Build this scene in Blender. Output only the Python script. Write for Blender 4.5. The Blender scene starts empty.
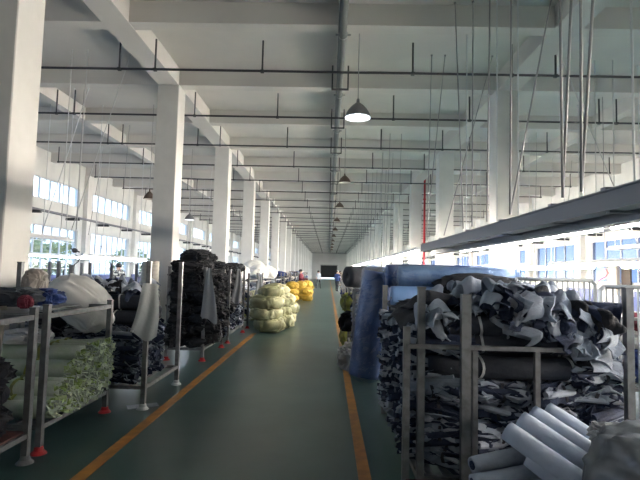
import bpy, math, random
from mathutils import Vector, Matrix, noise, Euler
R=random.Random(7)
PI=math.pi
C=bpy.context.scene.collection
S=bpy.context.scene
S.view_settings.view_transform='Standard'; S.view_settings.look='None'; S.view_settings.gamma=1
S.view_settings.use_curve_mapping=False
S.view_settings.exposure=1.8
try:
    S.cycles.use_denoising=True; S.cycles.max_bounces=8; S.cycles.diffuse_bounces=5; S.cycles.glossy_bounces=3
    S.cycles.transparent_max_bounces=10; S.cycles.sample_clamp_indirect=4.0; S.cycles.caustics_reflective=False; S.cycles.caustics_refractive=False
except Exception: pass

# ---------------------------------------------------------------- materials
MATS={}
def mat(name,col,rough=.6,metal=0,col2=None,scale=6,bump=0,bscale=30,coat=0,alpha=1,trans=0,emit=None,estr=0,contrast=(.4,.6),spec=.5,sheen=0):
    if name in MATS: return MATS[name]
    m=bpy.data.materials.new(name); m.use_nodes=True; nt=m.node_tree; b=nt.nodes['Principled BSDF']
    b.inputs['Base Color'].default_value=(*col,1); b.inputs['Roughness'].default_value=rough; b.inputs['Metallic'].default_value=metal
    b.inputs['Specular IOR Level'].default_value=spec
    if coat: b.inputs['Coat Weight'].default_value=coat; b.inputs['Coat Roughness'].default_value=.15
    if sheen: b.inputs['Sheen Weight'].default_value=sheen
    if trans: b.inputs['Transmission Weight'].default_value=trans
    b.inputs['Alpha'].default_value=alpha
    tc=nt.nodes.new('ShaderNodeTexCoord')
    if col2:
        n=nt.nodes.new('ShaderNodeTexNoise'); n.inputs['Scale'].default_value=scale; n.inputs['Detail'].default_value=4
        r=nt.nodes.new('ShaderNodeValToRGB'); r.color_ramp.elements[0].position=contrast[0]; r.color_ramp.elements[1].position=contrast[1]
        r.color_ramp.elements[0].color=(*col,1); r.color_ramp.elements[1].color=(*col2,1)
        nt.links.new(tc.outputs['Object'],n.inputs['Vector']); nt.links.new(n.outputs['Fac'],r.inputs['Fac']); nt.links.new(r.outputs['Color'],b.inputs['Base Color'])
    if bump:
        n=nt.nodes.new('ShaderNodeTexNoise'); n.inputs['Scale'].default_value=bscale; n.inputs['Detail'].default_value=5
        bp=nt.nodes.new('ShaderNodeBump'); bp.inputs['Strength'].default_value=bump; bp.inputs['Distance'].default_value=.02
        nt.links.new(tc.outputs['Object'],n.inputs['Vector']); nt.links.new(n.outputs['Fac'],bp.inputs['Height']); nt.links.new(bp.outputs['Normal'],b.inputs['Normal'])
    if emit: b.inputs['Emission Color'].default_value=(*emit,1); b.inputs['Emission Strength'].default_value=estr
    MATS[name]=m; return m
def thin_mat(name,col,fac,rough=.1):
    m=bpy.data.materials.new(name); m.use_nodes=True; nt=m.node_tree; nt.nodes.clear()
    o=nt.nodes.new('ShaderNodeOutputMaterial'); t=nt.nodes.new('ShaderNodeBsdfTransparent'); t.inputs[0].default_value=(*col,1)
    g=nt.nodes.new('ShaderNodeBsdfGlossy'); g.inputs['Roughness'].default_value=rough; g.inputs['Color'].default_value=(.8,.88,1,1)
    x=nt.nodes.new('ShaderNodeMixShader'); x.inputs[0].default_value=fac
    nt.links.new(t.outputs[0],x.inputs[1]); nt.links.new(g.outputs[0],x.inputs[2]); nt.links.new(x.outputs[0],o.inputs[0])
    MATS[name]=m; return m
white=mat('painted_white',(.72,.72,.70),.7,col2=(.66,.66,.65),scale=1.2,bump=.05,bscale=8)
white_col=mat('column_white',(.74,.73,.71),.65,col2=(.69,.68,.66),scale=2,bump=.06,bscale=6)
ceil_m=mat('ceiling_paint',(.70,.68,.655),.8,col2=(.63,.615,.60),scale=.5,bump=.05,bscale=5)
floor_m=mat('green_epoxy',(.045,.088,.088),.32,col2=(.057,.104,.104),scale=1.5,bump=.03,bscale=3,spec=.5)
orange=mat('orange_line',(.48,.20,.03),.4,col2=(.36,.15,.03),scale=8)
dark_pipe=mat('dark_pipe',(.045,.047,.055),.55)
grey_pipe=mat('grey_pipe',(.25,.265,.265),.45)
rod_m=mat('rod_steel',(.30,.30,.31),.45,metal=.4)
track_m=mat('track_paint',(.17,.18,.21),.45,metal=.15)
alu=mat('alu_white',(.62,.63,.65),.45)
steel=mat('rack_steel',(.165,.175,.19),.45,metal=.3,col2=(.115,.12,.13),scale=14)
steel_l=mat('rack_steel_light',(.23,.235,.25),.4,metal=.4,col2=(.16,.16,.17),scale=14)
fence_m=mat('fence_paint',(.24,.255,.27),.4)
red=mat('red_paint',(.42,.012,.02),.5)
redcap=mat('red_rubber',(.40,.015,.02),.6)
brownshelf=mat('rust_board',(.11,.035,.03),.7,col2=(.06,.025,.025),scale=10)
lampshade=mat('lamp_grey',(.20,.20,.215),.45,metal=.2)
lampdark=mat('lamp_brown',(.10,.07,.055),.6)
lamp_in=mat('lamp_inner_lit',(.9,.9,.9),.4,emit=(.72,.86,1),estr=.3)  # bulb light on the shade lining put in as a faint glow
lamp_off=mat('lamp_inner',(.7,.66,.6),.5)
bulb=mat('bulb',(1,1,1),.3,emit=(.85,.93,1),estr=6)
tube_w=mat('tube_glow',(1,1,1),.3,emit=(1,.90,.77),estr=115)
tube_n=mat('tube_glow_near',(1,1,1),.3,emit=(.92,.95,1),estr=12)
tube_c=mat('tube_glow_cool',(1,1,1),.3,emit=(.78,.88,1),estr=20)
navy=mat('navy_cloth',(.008,.015,.042),.85,col2=(.014,.025,.062),scale=9,bump=.3,bscale=60)
navy2=mat('navy_roll_cloth',(.014,.018,.030),.8,col2=(.022,.028,.044),scale=5,bump=.3,bscale=40)
charcoal=mat('charcoal_cloth',(.006,.007,.011),.9,col2=(.013,.015,.022),scale=9,bump=.4,bscale=30)
greycl=mat('grey_cloth',(.15,.175,.225),.8,col2=(.20,.235,.30),scale=6,bump=.3,bscale=40)
palecl=mat('pale_cloth',(.38,.42,.50),.75,col2=(.28,.315,.39),scale=5,bump=.3,bscale=40)
beigecl=mat('beige_cloth',(.30,.27,.25),.8,col2=(.38,.36,.34),scale=5,bump=.3,bscale=40)
whitecl=mat('white_sack',(.76,.76,.75),.6,col2=(.66,.66,.67),scale=3,bump=.3,bscale=15)
greencl=mat('pale_green_cloth',(.42,.50,.37),.7,col2=(.50,.55,.48),scale=6,bump=.3,bscale=30)
greenruff=mat('leaf_green_cloth',(.36,.48,.16),.7,col2=(.62,.68,.50),scale=9,bump=.3,bscale=30)
plastic_b=mat('blue_fabric_roll',(.022,.062,.22),.5,col2=(.032,.085,.28),scale=3,bump=.15,bscale=6,coat=.6)
plastic_l=mat('light_blue_roll',(.14,.26,.50),.6,col2=(.18,.30,.55),scale=4,bump=.1,bscale=14)
plastic_d=mat('pale_blue_wrap_roll',(.11,.18,.32),.35,col2=(.18,.27,.42),scale=5,bump=.5,bscale=12,coat=.7)
whiteroll=mat('white_blue_cloth',(.50,.56,.68),.6,col2=(.42,.48,.60),scale=6,bump=.3,bscale=25)
greyplas=mat('grey_plastic',(.16,.17,.18),.4,col2=(.11,.118,.128),scale=5,bump=.5,bscale=9,coat=.4)
yellowp=mat('pale_yellow_sack',(.42,.42,.24),.6,col2=(.35,.355,.22),scale=5,bump=.4,bscale=12)
yellowb=mat('bright_yellow_sack',(.62,.42,.06),.6,col2=(.5,.33,.04),scale=5,bump=.4,bscale=12)
bluecl=mat('royal_blue_cloth',(.012,.035,.14),.7,col2=(.02,.05,.2),scale=5,bump=.3,bscale=25)
maroon=mat('maroon_cloth',(.14,.01,.03),.8)
yellowtag=mat('yellow_green_cloth',(.30,.33,.06),.7,col2=(.2,.22,.1),scale=8)
clearp=mat('cloudy_plastic',(.34,.34,.34),.3,bump=.5,bscale=12,coat=.5,col2=(.22,.22,.23))
tieband=mat('tie_band',(.02,.02,.03),.6)
tieband_w=mat('tie_band_white',(.55,.56,.58),.6)
skin=mat('skin',(.50,.32,.24),.6); hair=mat('hair',(.01,.009,.009),.5); trouser=mat('trousers',(.02,.022,.03),.8)
glass_w=thin_mat('clear_glass',(.93,.96,1),.05)
glass_b=thin_mat('blue_film_glass',(.42,.46,.56),.06,.3)
wrap_m=thin_mat('clear_wrap',(.94,.96,1),.09,.2)
leaf=mat('leaf',(.13,.19,.09),.6,col2=(.30,.30,.12),scale=3); bark=mat('bark',(.06,.045,.03),.9)
ground_m=mat('outside_paving',(.35,.36,.34),.8,col2=(.28,.30,.27),scale=2)
doordark=mat('dark_doorway',(.012,.013,.015),.8)
brown=mat('brown_door',(.05,.03,.02),.6)
tabletop=mat('table_blue',(.02,.035,.13),.5)
endwall_m=mat('endwall_paint',(.55,.55,.54),.8,col2=(.48,.48,.47),scale=.3)

# ---------------------------------------------------------------- mesh builder
class MB:
    def __init__(s): s.v=[]; s.f=[]; s.m=[]
    def box(s,x0,x1,y0,y1,z0,z1,m=0,M=None):
        n=len(s.v); p=[(x,y,z) for x in(x0,x1) for y in(y0,y1) for z in(z0,z1)]
        if M: p=[tuple(M@Vector(q)) for q in p]
        s.v+=p
        for f in((0,1,3,2),(4,6,7,5),(0,4,5,1),(2,3,7,6),(0,2,6,4),(1,5,7,3)): s.f.append([n+i for i in f]); s.m.append(m)
        return s
    def tube(s,p,q,r,seg=8,m=0,r2=None,cap=True):
        p=Vector(p);q=Vector(q); d=(q-p).normalized(); a=d.orthogonal().normalized(); b=d.cross(a)
        n=len(s.v); r2=r if r2 is None else r2
        for c,rr in((p,r),(q,r2)):
            for i in range(seg):
                t=2*PI*i/seg; s.v.append(tuple(c+(a*math.cos(t)+b*math.sin(t))*rr))
        for i in range(seg):
            j=(i+1)%seg; s.f.append([n+i,n+j,n+seg+j,n+seg+i]); s.m.append(m)
        if cap: s.f.append([n+i for i in range(seg)][::-1]); s.m.append(m); s.f.append([n+seg+i for i in range(seg)]); s.m.append(m)
        return s
    def lathe(s,prof,seg=20,m=0,c=(0,0,0)):
        n=len(s.v)
        for r,z in prof:
            for i in range(seg):
                t=2*PI*i/seg; s.v.append((c[0]+r*math.cos(t),c[1]+r*math.sin(t),c[2]+z))
        for k in range(len(prof)-1):
            for i in range(seg):
                j=(i+1)%seg; s.f.append([n+k*seg+i,n+k*seg+j,n+(k+1)*seg+j,n+(k+1)*seg+i]); s.m.append(m)
        return s
    def strip(s,pts,nors,wid,th,m=0):
        # thick ribbon along pts; nors give the across-facing normal
        n=len(s.v); K=len(pts)
        for k in range(K):
            d=(pts[min(k+1,K-1)]-pts[max(k-1,0)]).normalized(); a=nors[k].normalized(); b=d.cross(a)
            w=wid[k] if isinstance(wid,list) else wid
            if b.length<1e-4: b=a.orthogonal()
            b.normalize()
            for su,sv in((-1,-1),(1,-1),(1,1),(-1,1)): s.v.append(tuple(pts[k]+b*(su*w/2)+a*(sv*th/2)))
        for k in range(K-1):
            for i in range(4):
                j=(i+1)%4; s.f.append([n+4*k+i,n+4*k+j,n+4*k+4+j,n+4*k+4+i]); s.m.append(m)
        s.f.append([n+3,n+2,n+1,n]); s.m.append(m); e=n+4*(K-1); s.f.append([e,e+1,e+2,e+3]); s.m.append(m)
        return s
    def build(s,name,mats,parent=None,smooth=False,loc=None):
        me=bpy.data.meshes.new(name); me.from_pydata(s.v,[],s.f)
        if not isinstance(mats,(list,tuple)): mats=[mats]
        for q in mats: me.materials.append(q)
        me.polygons.foreach_set('material_index',s.m)
        if smooth: me.polygons.foreach_set('use_smooth',[True]*len(s.f))
        me.update(); o=bpy.data.objects.new(name,me); C.objects.link(o)
        if parent: o.parent=parent
        if loc: o.location=loc
        return o
def empty(name,loc=(0,0,0),rz=0):
    o=bpy.data.objects.new(name,None); o.empty_display_size=.1; C.objects.link(o); o.location=loc; o.rotation_euler=(0,0,rz); return o
def tag(o,label,cat,group=None):
    o['label']=label; o['category']=cat
    if group: o['group']=group
    elif 'group' in o: del o['group']
    return o
def struct(o): o['kind']='structure'; return o
def kids(o): return list(KID.get(o.name,()))
KID={}
def copy_tree(o,parent=None):
    c=o.copy(); C.objects.link(c)
    if parent: c.parent=parent
    ch=[x for x in o.children]
    for x in ch: copy_tree(x,c)
    return c
def put(o,loc,rot=None,scale=None):
    o.location=loc
    if rot is not None: o.rotation_euler=rot
    if scale is not None: o.scale=scale if isinstance(scale,(tuple,list)) else (scale,)*3
    return o
class Lib:
    """first use places the source itself, later uses copy it"""
    def __init__(s,objs): s.o=objs; s.used=[False]*len(objs)
    def get(s,i=None):
        i=R.randrange(len(s.o)) if i is None else i%len(s.o)
        if not s.used[i]: s.used[i]=True; return s.o[i]
        return copy_tree(s.o[i])
    def done(s):
        for o,u in zip(s.o,s.used):
            if not u:
                for c in list(o.children):
                    for d in list(c.children): bpy.data.objects.remove(d)
                    bpy.data.objects.remove(c)
                bpy.data.objects.remove(o)

# ---------------------------------------------------------------- camera
F=480.;VP=(328.5,272.);ROLL=.023
d=Vector(((VP[0]-320)/F,-(VP[1]-240)/F,-1)).normalized()
u=Vector((math.sin(ROLL),math.cos(ROLL),0)); u=(u-d*u.dot(d)).normalized(); r=d.cross(u)
cam=bpy.data.objects.new('camera',bpy.data.cameras.new('camera')); C.objects.link(cam)
cam.data.sensor_width=36; cam.data.lens=27; cam.data.clip_start=.05; cam.data.clip_end=400
cam.matrix_world=Matrix.Translation((0,0,1.6))@Matrix((r,d,u)).to_4x4()
S.camera=cam

# ---------------------------------------------------------------- building
XL,XR=-12.25,12.4; Y0,Y1=-6.,112.; ZS=6.52
WL,WH=.3,.35
COLS=[5.73+6*k for k in range(-1,18)]
struct(MB().box(XL-.3,XR+.3,Y0-.3,Y1+.3,-.2,0).build('floor',floor_m))
fl=bpy.data.objects['floor']
struct(MB().box(-1.90,-1.79,-2,12.3,.0005,.004).build('painted_line',orange,fl))
struct(MB().box(.27,.37,-2,100,.0005,.004).build('painted_line',orange,fl))
ce=struct(MB().box(XL-.3,XR+.3,Y0-.3,Y1+.3,ZS,ZS+.2).build('ceiling',ceil_m))
for x,w,z0 in((.14,.12,6.13),(-4.04,.50,6.1),(4.25,.50,6.1),(-7.8,.26,6.12),(8.05,.26,6.12)):
    struct(MB().box(x-w/2,x+w/2,Y0,Y1,z0,ZS-.001).build('long_beam',ceil_m,ce))
for k in range(39):
    y=-.35+3*k-3
    w=.3
    if y>Y1-.5: continue
    struct(MB().box(XL,XR,y-w/2,y+w/2,6.11,ZS-.002).build('cross_beam',ceil_m,ce))
def wall_with_holes(name,x0,x1,rows,ztop,m):
    # rows = list of (z0,z1,[(y0,y1)...])
    b=MB(); z=0
    for (a,c,hs) in rows:
        b.box(x0,x1,Y0,Y1,z,a); y=Y0
        for (p,q) in hs: b.box(x0,x1,y,p,a,c); y=q
        b.box(x0,x1,y,Y1,a,c); z=c
    b.box(x0,x1,Y0,Y1,z,ztop); return struct(b.build(name,m))
hl=[(c+.65,c+5.35) for c in COLS[:-1]]
wall_with_holes('wall_left',XL-.25,XL,[(.9,3.32,hl),(4.42,5.36,hl)],ZS,white)
hr=[(c+.75,c+5.25) for c in COLS[:-1]]
wall_with_holes('wall_right',XR,XR+.25,[(1.42,3.34,hr)],ZS,white)
b=MB(); b.box(XL,-1.95,Y1,Y1+.25,0,ZS); b.box(2.1,XR,Y1,Y1+.25,0,ZS); b.box(-1.95,2.1,Y1,Y1+.25,3.3,ZS)
struct(b.build('wall_back',endwall_m))
struct(MB().box(XL,XR,Y0-.25,Y0,0,ZS).build('wall_front',white))
b=MB(); b.box(-1.95,-1.8,Y1-.04,Y1+.1,0,3.3); b.box(1.95,2.1,Y1-.04,Y1+.1,0,3.3); b.box(-1.8,1.95,Y1-.04,Y1+.1,3.1,3.3)
dr=struct(b.build('door_1',grey_pipe)); 
b=MB()
for k in range(20): b.box(-1.8,1.95,Y1+.12+(k%2)*.015,Y1+.2,.15*k+.3,.15*k+.45)
struct(b.build('shutter',doordark,dr))
nw=[0]
def window(x,y0,y1,z0,z1,nx,hz,gm,fr=alu):
    nw[0]+=1
    b=MB(); t=.05
    b.box(x-.04,x+.04,y0,y1,z0,z0+t); b.box(x-.04,x+.04,y0,y1,z1-t,z1)
    for i in range(nx+1):
        y=y0+(y1-y0-t)*i/nx; b.box(x-.035,x+.035,y,y+t,z0+t,z1-t)
    for z in hz: b.box(x-.03,x+.03,y0,y1,z,z+.035)
    o=struct(b.build('window_%d'%nw[0],fr))
    struct(MB().box(x-.006,x+.006,y0+.01,y1-.01,z0+.01,z1-.01).build('pane',gm,o))
    return o
for (p,q) in hl:
    window(XL-.1,p,q,4.42,5.36,6,[],glass_w)
    window(XL-.1,p,q,.9,3.32,7,[1.45,2.0,2.65],glass_w)
for (p,q) in hr: window(XR+.1,p,q,1.42,3.34,4,[],glass_b)
# wall pilasters seen between the windows
for k,c in enumerate(COLS):
    if c>90: break
    struct(MB().box(XL,XL+.22,c-.27,c+.27,0,ZS-.42).build('pilaster',white_col,bpy.data.objects['wall_left']))
    struct(MB().box(XR-.22,XR,c-.27,c+.27,0,ZS-.42).build('pilaster',white_col,bpy.data.objects['wall_right']))

# columns
ordn=['nearest','second','third','fourth','fifth','sixth']
def column(x,y,label,group):
    b=MB(); w=.265; c=.012
    pr=[(-w+c,-w),(w-c,-w),(w,-w+c),(w,w-c),(w-c,w),(-w+c,w),(-w,w-c),(-w,-w+c)]
    for z in (0,6.105): b.v+=[(p[0],p[1],z) for p in pr]
    for i in range(8): b.f.append([i,(i+1)%8,8+(i+1)%8,8+i]); b.m.append(0)
    b.f.append(list(range(7,-1,-1))); b.f.append(list(range(8,16))); b.m+=[0,0]
    o=b.build('column',white_col,loc=(x,y,0)); tag(o,label,'column',group); return o
for side,x in(('left',-4.04),('right',4.24)):
    pro=None
    for k,yc in enumerate(COLS):
        j=k-1 if side=='left' else k-2
        if j<0:
            lab='white square concrete column just outside the picture on the %s side'%side
            if k==0: lab='white square concrete column beside the viewer on the %s side'%side
        elif j<6: lab='white square concrete column, %s in the %s row counted from the camera'%(ordn[j],side)
        else: lab='white square concrete column far down the %s row towards the end wall'%side
        if pro is None: pro=column(x,yc,lab,'columns along the %s of the aisle'%side)
        else: o=pro.copy(); C.objects.link(o); o.location=(x,yc,0); o['label']=lab

# cross pipes with hangers
def cross_pipe():
    t=empty('ceiling_pipe')
    MB().tube((-10.75,0,0),(10.75,0,0),.026,8).build('pipe',dark_pipe,t,True)
    first=None
    for x in(-10.73,-7.38,-6.9,-4.40,-3.66,-1.45,1.62,3.62,4.5,7.0,7.45,10.73):
        h=MB().tube((0,0,.02),(0,0,.64),.02,6).box(-.035,.035,-.035,.035,-.035,.02).build('hanger',dark_pipe,t); h.location=(x,0,0)
    return t
LP=Lib([cross_pipe()])
for k in range(33):
    y=9.55+3*k-(.08*min(k,1)); o=LP.get(0); put(o,(0,y,5.67))
    if k<6: lab='thin dark pipe hung across the hall on short stems, %s from the camera'%ordn[k]
    else: lab='thin dark cross pipe hung under the ceiling far down the hall'
    tag(o,lab,'pipe','dark pipes hung across the hall')
# central conduit
t=empty('conduit',(.17,0,5.95)); tag(t,'long grey-green pipe run hung under the middle of the ceiling','pipe')
MB().tube((0,Y0+.2,0),(0,Y1-.2,0),.062,12).tube((-.07,Y0+.2,.045),(-.07,Y1-.2,.045),.022,8).build('pipe',grey_pipe,t,True)
bm=MB().box(-.2,-.165,-.02,.02,-.10,.45); bm.box(.165,.2,-.02,.02,-.10,.45); bm.box(-.2,.2,-.02,.02,-.13,-.095)
b0=bm.build('bracket',dark_pipe,t)
cl=MB().tube((0,-.04,0),(0,.04,0),.085,12).tube((-.14,0,0),(.14,0,0),.02,6).build('clamp',grey_pipe,t,True)
for k in range(33):
    if k: b1=b0.copy(); C.objects.link(b1); c1=cl.copy(); C.objects.link(c1)
    else: b1=b0;c1=cl
    b1.location=(0,10.9+3*k,0); c1.location=(0,8.55+3*k,0)

# pendant lamps
def lamp(lit,r,cord,shade):
    t=empty('pendant_lamp')
    pr=[(.028,.30),(.06,.275),(.12,.225),(.18,.155),(.225,.08),(.25,0)]
    s=r/.25; pr=[(a*s,b*s) for a,b in pr]
    MB().lathe(pr,28).lathe([(.001,.30*s),(.028*s,.30*s)],28).build('lamp_shade',shade,t,True)
    MB().lathe([(a*.96,b*.97-.004) for a,b in pr],28).build('shade_lining',lamp_in if lit else lamp_off,t,True)
    MB().lathe([(.001,.03*s),(.03*s,.04*s),(.045*s,.07*s),(.035*s,.12*s),(.02*s,.16*s)],14).build('bulb',bulb if lit else lamp_off,t,True)
    MB().lathe([(.001,.37*s),(.02*s,.37*s),(.03*s,.35*s),(.03*s,.29*s)],14).build('socket',shade,t,True)
    MB().tube((0,0,.33*s),(0,0,cord),.009,6).build('cord',rod_m,t)
    return t
L1=lamp(True,.25,1.95,lampshade); put(L1,(.49,9.0,4.55)); tag(L1,'large grey cone pendant lamp glowing white, nearest to the camera','lamp')
LL=Lib([lamp(False,.2,2.05,lampdark)])
for k in range(9):
    o=LL.get(0); put(o,(.45-.02*min(k,5),15.2+6*k,4.46))
    tag(o,('small dark cone pendant lamp above the aisle, %s after the large lit lamp'%['first','second','third','fourth'][k]) if k<4 else 'small dark cone pendant lamp far down the aisle','lamp','unlit pendant lamps over the aisle')
o=LL.get(0); put(o,(-5.35,14,3.62)); o.scale=(.85,.85,1); tag(o,'small dark cone pendant lamp in the left wing just left of the second column','lamp')
for c in o.children:
    if c.name.startswith('cord'):
        c.scale=(1,1,1.41); c.location=(0,0,-.03)
L2=lamp(True,.2,3.0,lampshade); put(L2,(-5.6,19,3.55)); tag(L2,'small lit pendant lamp seen between the second and third left columns','lamp')

# red riser
t=empty('fire_riser',(4.50,23.15,0)); tag(t,'thin red vertical pipe running up beside a right hand column','pipe')
t.location=(4.58,23.2,0)
MB().tube((0,0,0),(0,0,6.25),.05,10).build('pipe',red,t,True); MB().tube((0,0,3),(0,0,3.06),.08,10).tube((0,0,5.2),(0,0,5.26),.08,10).build('coupling',red,t,True)

# wall cable rails
for nm,x,s_,z,lab in(('left',XL+.32,1,3.84,'long dark cable tray on brackets along the left wall between its two window rows'),('right',XR-.32,-1,3.66,'long dark cable tray on brackets along the right wall above the blue windows')):
    t=empty('cable_tray',(x,0,z)); tag(t,lab,'cable tray')
    MB().box(.1*s_-.08,.1*s_+.08,-3,100,-.03,.05).build('tray',track_m,t)
    bb=MB().box(min(s_*-.315,s_*.3),max(s_*-.315,s_*.3),-.06,.06,-.14,-.03).build('bracket',dark_pipe,t)
    for k in range(34):
        q=bb if k==0 else bb.copy()
        if k: C.objects.link(q)
        q.location=(-.0,1+3*k,0)

# ---------------------------------------------------------------- right hand light track with rods
t=empty('light_track',(1.95,0,2.14)); tag(t,'long grey steel track slung on rods over the right side racks','light track')
b=MB(); y0,y1=1.2,9.9
b.box(-.06,.06,y0,y1,-.06,.055); b.box(-.075,.075,y0,y1,-.075,-.058); b.box(-.075,.075,y0,y1,.055,.068)
b.build('rail',track_m,t)
b=MB(); b.box(.16,.28,y0,y1,-.13,-.04); b.box(.14,.30,y0,y1,-.04,-.025); b.build('side_channel',track_m,t)
for k,y in enumerate((2.2,3.3,4.1,5.3,6.6,8.2,9.7)):
    MB().box(-.05,.2,y-.02,y+.02,-.09,-.076).box(-.08,.08,y-.03,y+.03,.06,.085).build('clamp',track_m,t)
def rod(p,q,r=.012,m=rod_m,par=None,base=(1.95,0,2.14)):
    par=par or t; p=Vector(p)-Vector(base); q=Vector(q)-Vector(base)
    MB().tube(p,q,r,6).tube(q,q-Vector((0,0,.03)),r*2.4,8).build('rod',m,par,True)
for p,q,rr in (((1.95,3.73,2.27),(1.98,3.73,6.51),.012),((1.95,3.73,2.27),(2.27,3.78,6.51),.012),((1.95,4.03,2.27),(1.93,4.03,6.51),.012),((1.95,4.03,2.27),(2.2,4.1,6.51),.012),
      ((1.95,5.2,2.27),(1.98,5.2,6.51),.011),((1.95,5.2,2.27),(3.0,5.9,6.51),.010),((1.95,5.96,2.27),(2.0,5.96,6.51),.011),
      ((1.95,6.58,2.27),(2.48,8.35,6.51),.010),((1.92,6.9,2.27),(2.17,8.4,6.51),.010),((1.95,8.18,2.27),(3.55,10.5,6.51),.010),
      ((1.95,2.6,2.27),(2.0,2.6,6.51),.011),((1.95,9.6,2.27),(2.2,10.5,6.51),.009),((1.95,9.75,2.27),(2.5,10.5,6.51),.009)): rod(p,q,rr)

# ---------------------------------------------------------------- tube lights (battens) in the wings
def batten(L,m,h,dz=.0,nt=1,hr=.010):
    t=empty('tube_light')
    MB().box(-.05,.05,0,L,.0,.05).box(-.035,.035,0,L,.05,.07).build('housing',alu,t)
    MB().tube((0,.03,-.025),(0,L-.03,-.025),.022,10).build('tube',m,t,True)
    for y in(L*.15,L*.85): MB().tube((0,y,.06),(0,y,h),hr,6).tube((0,y,h-.03),(0,y,h),.03,8).build('rod',alu,t)
    return t
# line just behind the main track
LB=Lib([batten(2.3,tube_n,ZS-2.095)])
for k in range(3):
    o=LB.get(0); put(o,(2.5,2.0+2.42*k,2.08)); tag(o,'bright white tube light hung just behind the grey track, %s of three from the camera'%['nearest','middle','farthest'][k],'tube light','tube lights behind the grey track')
LBR=Lib([batten(4.8,tube_w,ZS-1.915)]); LBL=Lib([batten(4.8,tube_c,ZS-1.915)])
def wing(lib,xs,ys,z,side):
    for i,x in enumerate(xs):
        for j,y in enumerate(ys):
            o=lib.get(0); put(o,(x,y,z)); 
            tag(o,'lit tube light over the %s wing, %s line from the aisle, %s'%(side,['nearest','second','third'][i],['in the near bays','in the near bays','in the near bays','in the middle bays','in the middle bays','in the middle bays','in the far bays','in the far bays','in the far bays'][min(j,8)]),'tube light','tube lights over the %s wing'%side)
wing(LBR,(5.3,7.0),[.8+6*k for k in range(18)],1.90,'right')  # inner line and far runs added to brighten the ceiling
wing(LBL,(-7.0,-8.6),[13.5+6*k for k in range(16)],1.90,'left')  # outer line and far runs added as extra light for the hall
# grey light rails without lit tube
def grey_rail(L,x,y,z,lab):
    t=empty('light_rail',(x,y,z)); tag(t,lab,'light rail')
    MB().box(-.12,.12,0,L,-.03,.03).box(-.05,.05,0,L,.03,.07).build('rail',alu,t)
    for q in(.3,L-.2): MB().tube((0,q,.06),(0,q,ZS-z-.01),.010,6).build('rod',alu,t)
    MB().tube((0,L*.6,.06),(.9,L*.6+.3,ZS-z-.01),.012,6).build('brace',alu,t)
grey_rail(3.2,-7.0,9.6,2.28,'unlit grey light rail ending in mid air left of the hanging reel')
grey_rail(3.0,7.2,9.4,2.36,'unlit pale light rail at the right edge above the white fence')
# hanging reel at end of rail
for x,y,z,lab in((-6.95,13.0,2.02,'small black cable reel hung at the end of the left lit tube'),(7.0,12.3,1.95,'small red and grey plug box hung at the end of the right lit tube')):
    t=empty('cable_reel',(x,y,z)); tag(t,lab,'reel')
    MB().tube((0,-.04,0),(0,.04,0),.065,14).tube((0,-.09,0),(0,.09,0),.03,10).tube((-.12,0,.05),(.12,.03,-.04),.018,8).build('drum',dark_pipe if x<0 else mat('plug_grey',(.3,.25,.26),.5),t,True)
    MB().tube((0,0,.10),(0,0,ZS-z-.01),.008,6).build('cord',rod_m,t)
    pts=[(.12*math.sin(k*1.3),.05*k,-.1-.10*k) for k in range(5)]
    bq=MB()
    for a,c in zip(pts,pts[1:]): bq.tube(a,c,.012,6)
    bq.build('dangling_lead',dark_pipe if x<0 else red,t)
# diagonal wires and thin droppers in left and right wings
def wire(p,q,r,m,lab,grp=None,cat='wire'):
    o=MB().tube((0,0,0),Vector(q)-Vector(p),r,6).build('hanging_rod',m,None,True,p); tag(o,lab,cat,grp)
wire((-6.7,12.2,2.3),(-4.60,10.55,6.5),.011,mat('wire_white',(.6,.6,.6),.5),'pale diagonal stay wire running from the ceiling down to the left wing rail')
wire((7.0,11.0,2.4),(5.0,10.4,6.5),.011,MATS['wire_white'],'pale diagonal stay wire down to the right edge light rail')
wire((-3.7,9.7,2.35),(3.9,9.9,2.62),.004,MATS['wire_white'],'very thin pale cable strung across the aisle between the columns')if 0 else None
for p_,n_ in(((-5.95,10.5),'outer left'),((-5.6,10.5),'inner left'),((5.85,10.6),'inner right'),((6.25,10.6),'outer right')):
    wire((p_[0],p_[1],2.4),(p_[0]+.02,p_[1],6.5),.010,MATS['wire_white'],'pale vertical dropper rod in the near wing, %s of the near pairs'%n_,None,'rod')
for i in range(46):
    L=i%2==0; k=i//2; x=(-5.6-1.5*(k%4)) if L else (5.45+1.4*(k%4)); y=14.2+1.9*k
    z=2.9-.35*(k%3) if L else 2.6-.2*(k%3)
    if y>50: continue
    p=(x,y,z); o=None
    wire(p,(x+(.12 if k%3 else .4),y+.05,6.5),.009,rod_m if k%2 else MATS['wire_white'],'thin dropper rod hanging over the %s wing'%('left' if L else 'right'),'dropper rods over the %s wing'%('left' if L else 'right'),'rod')
for k in range(14):
    y=16.5+2.2*k
    for x in (1.95,2.35):
        wire((x,y,2.15),(x+.1,y+.1,6.5),.010,rod_m,'thin rod hanging from the ceiling along the right side of the aisle','rods along the right of the aisle','rod')
t=empty('light_track',(1.95,10.4,2.15)); tag(t,'pale light track continuing far down the right side of the aisle','light track')
MB().box(-.06,.06,0,38,-.03,.04).build('rail',alu,t)
for k in range(9): MB().tube((0,.2+4*k,-.06),(0,3.4+4*k,-.06),.022,8).build('tube',tube_w,t,True)

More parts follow.
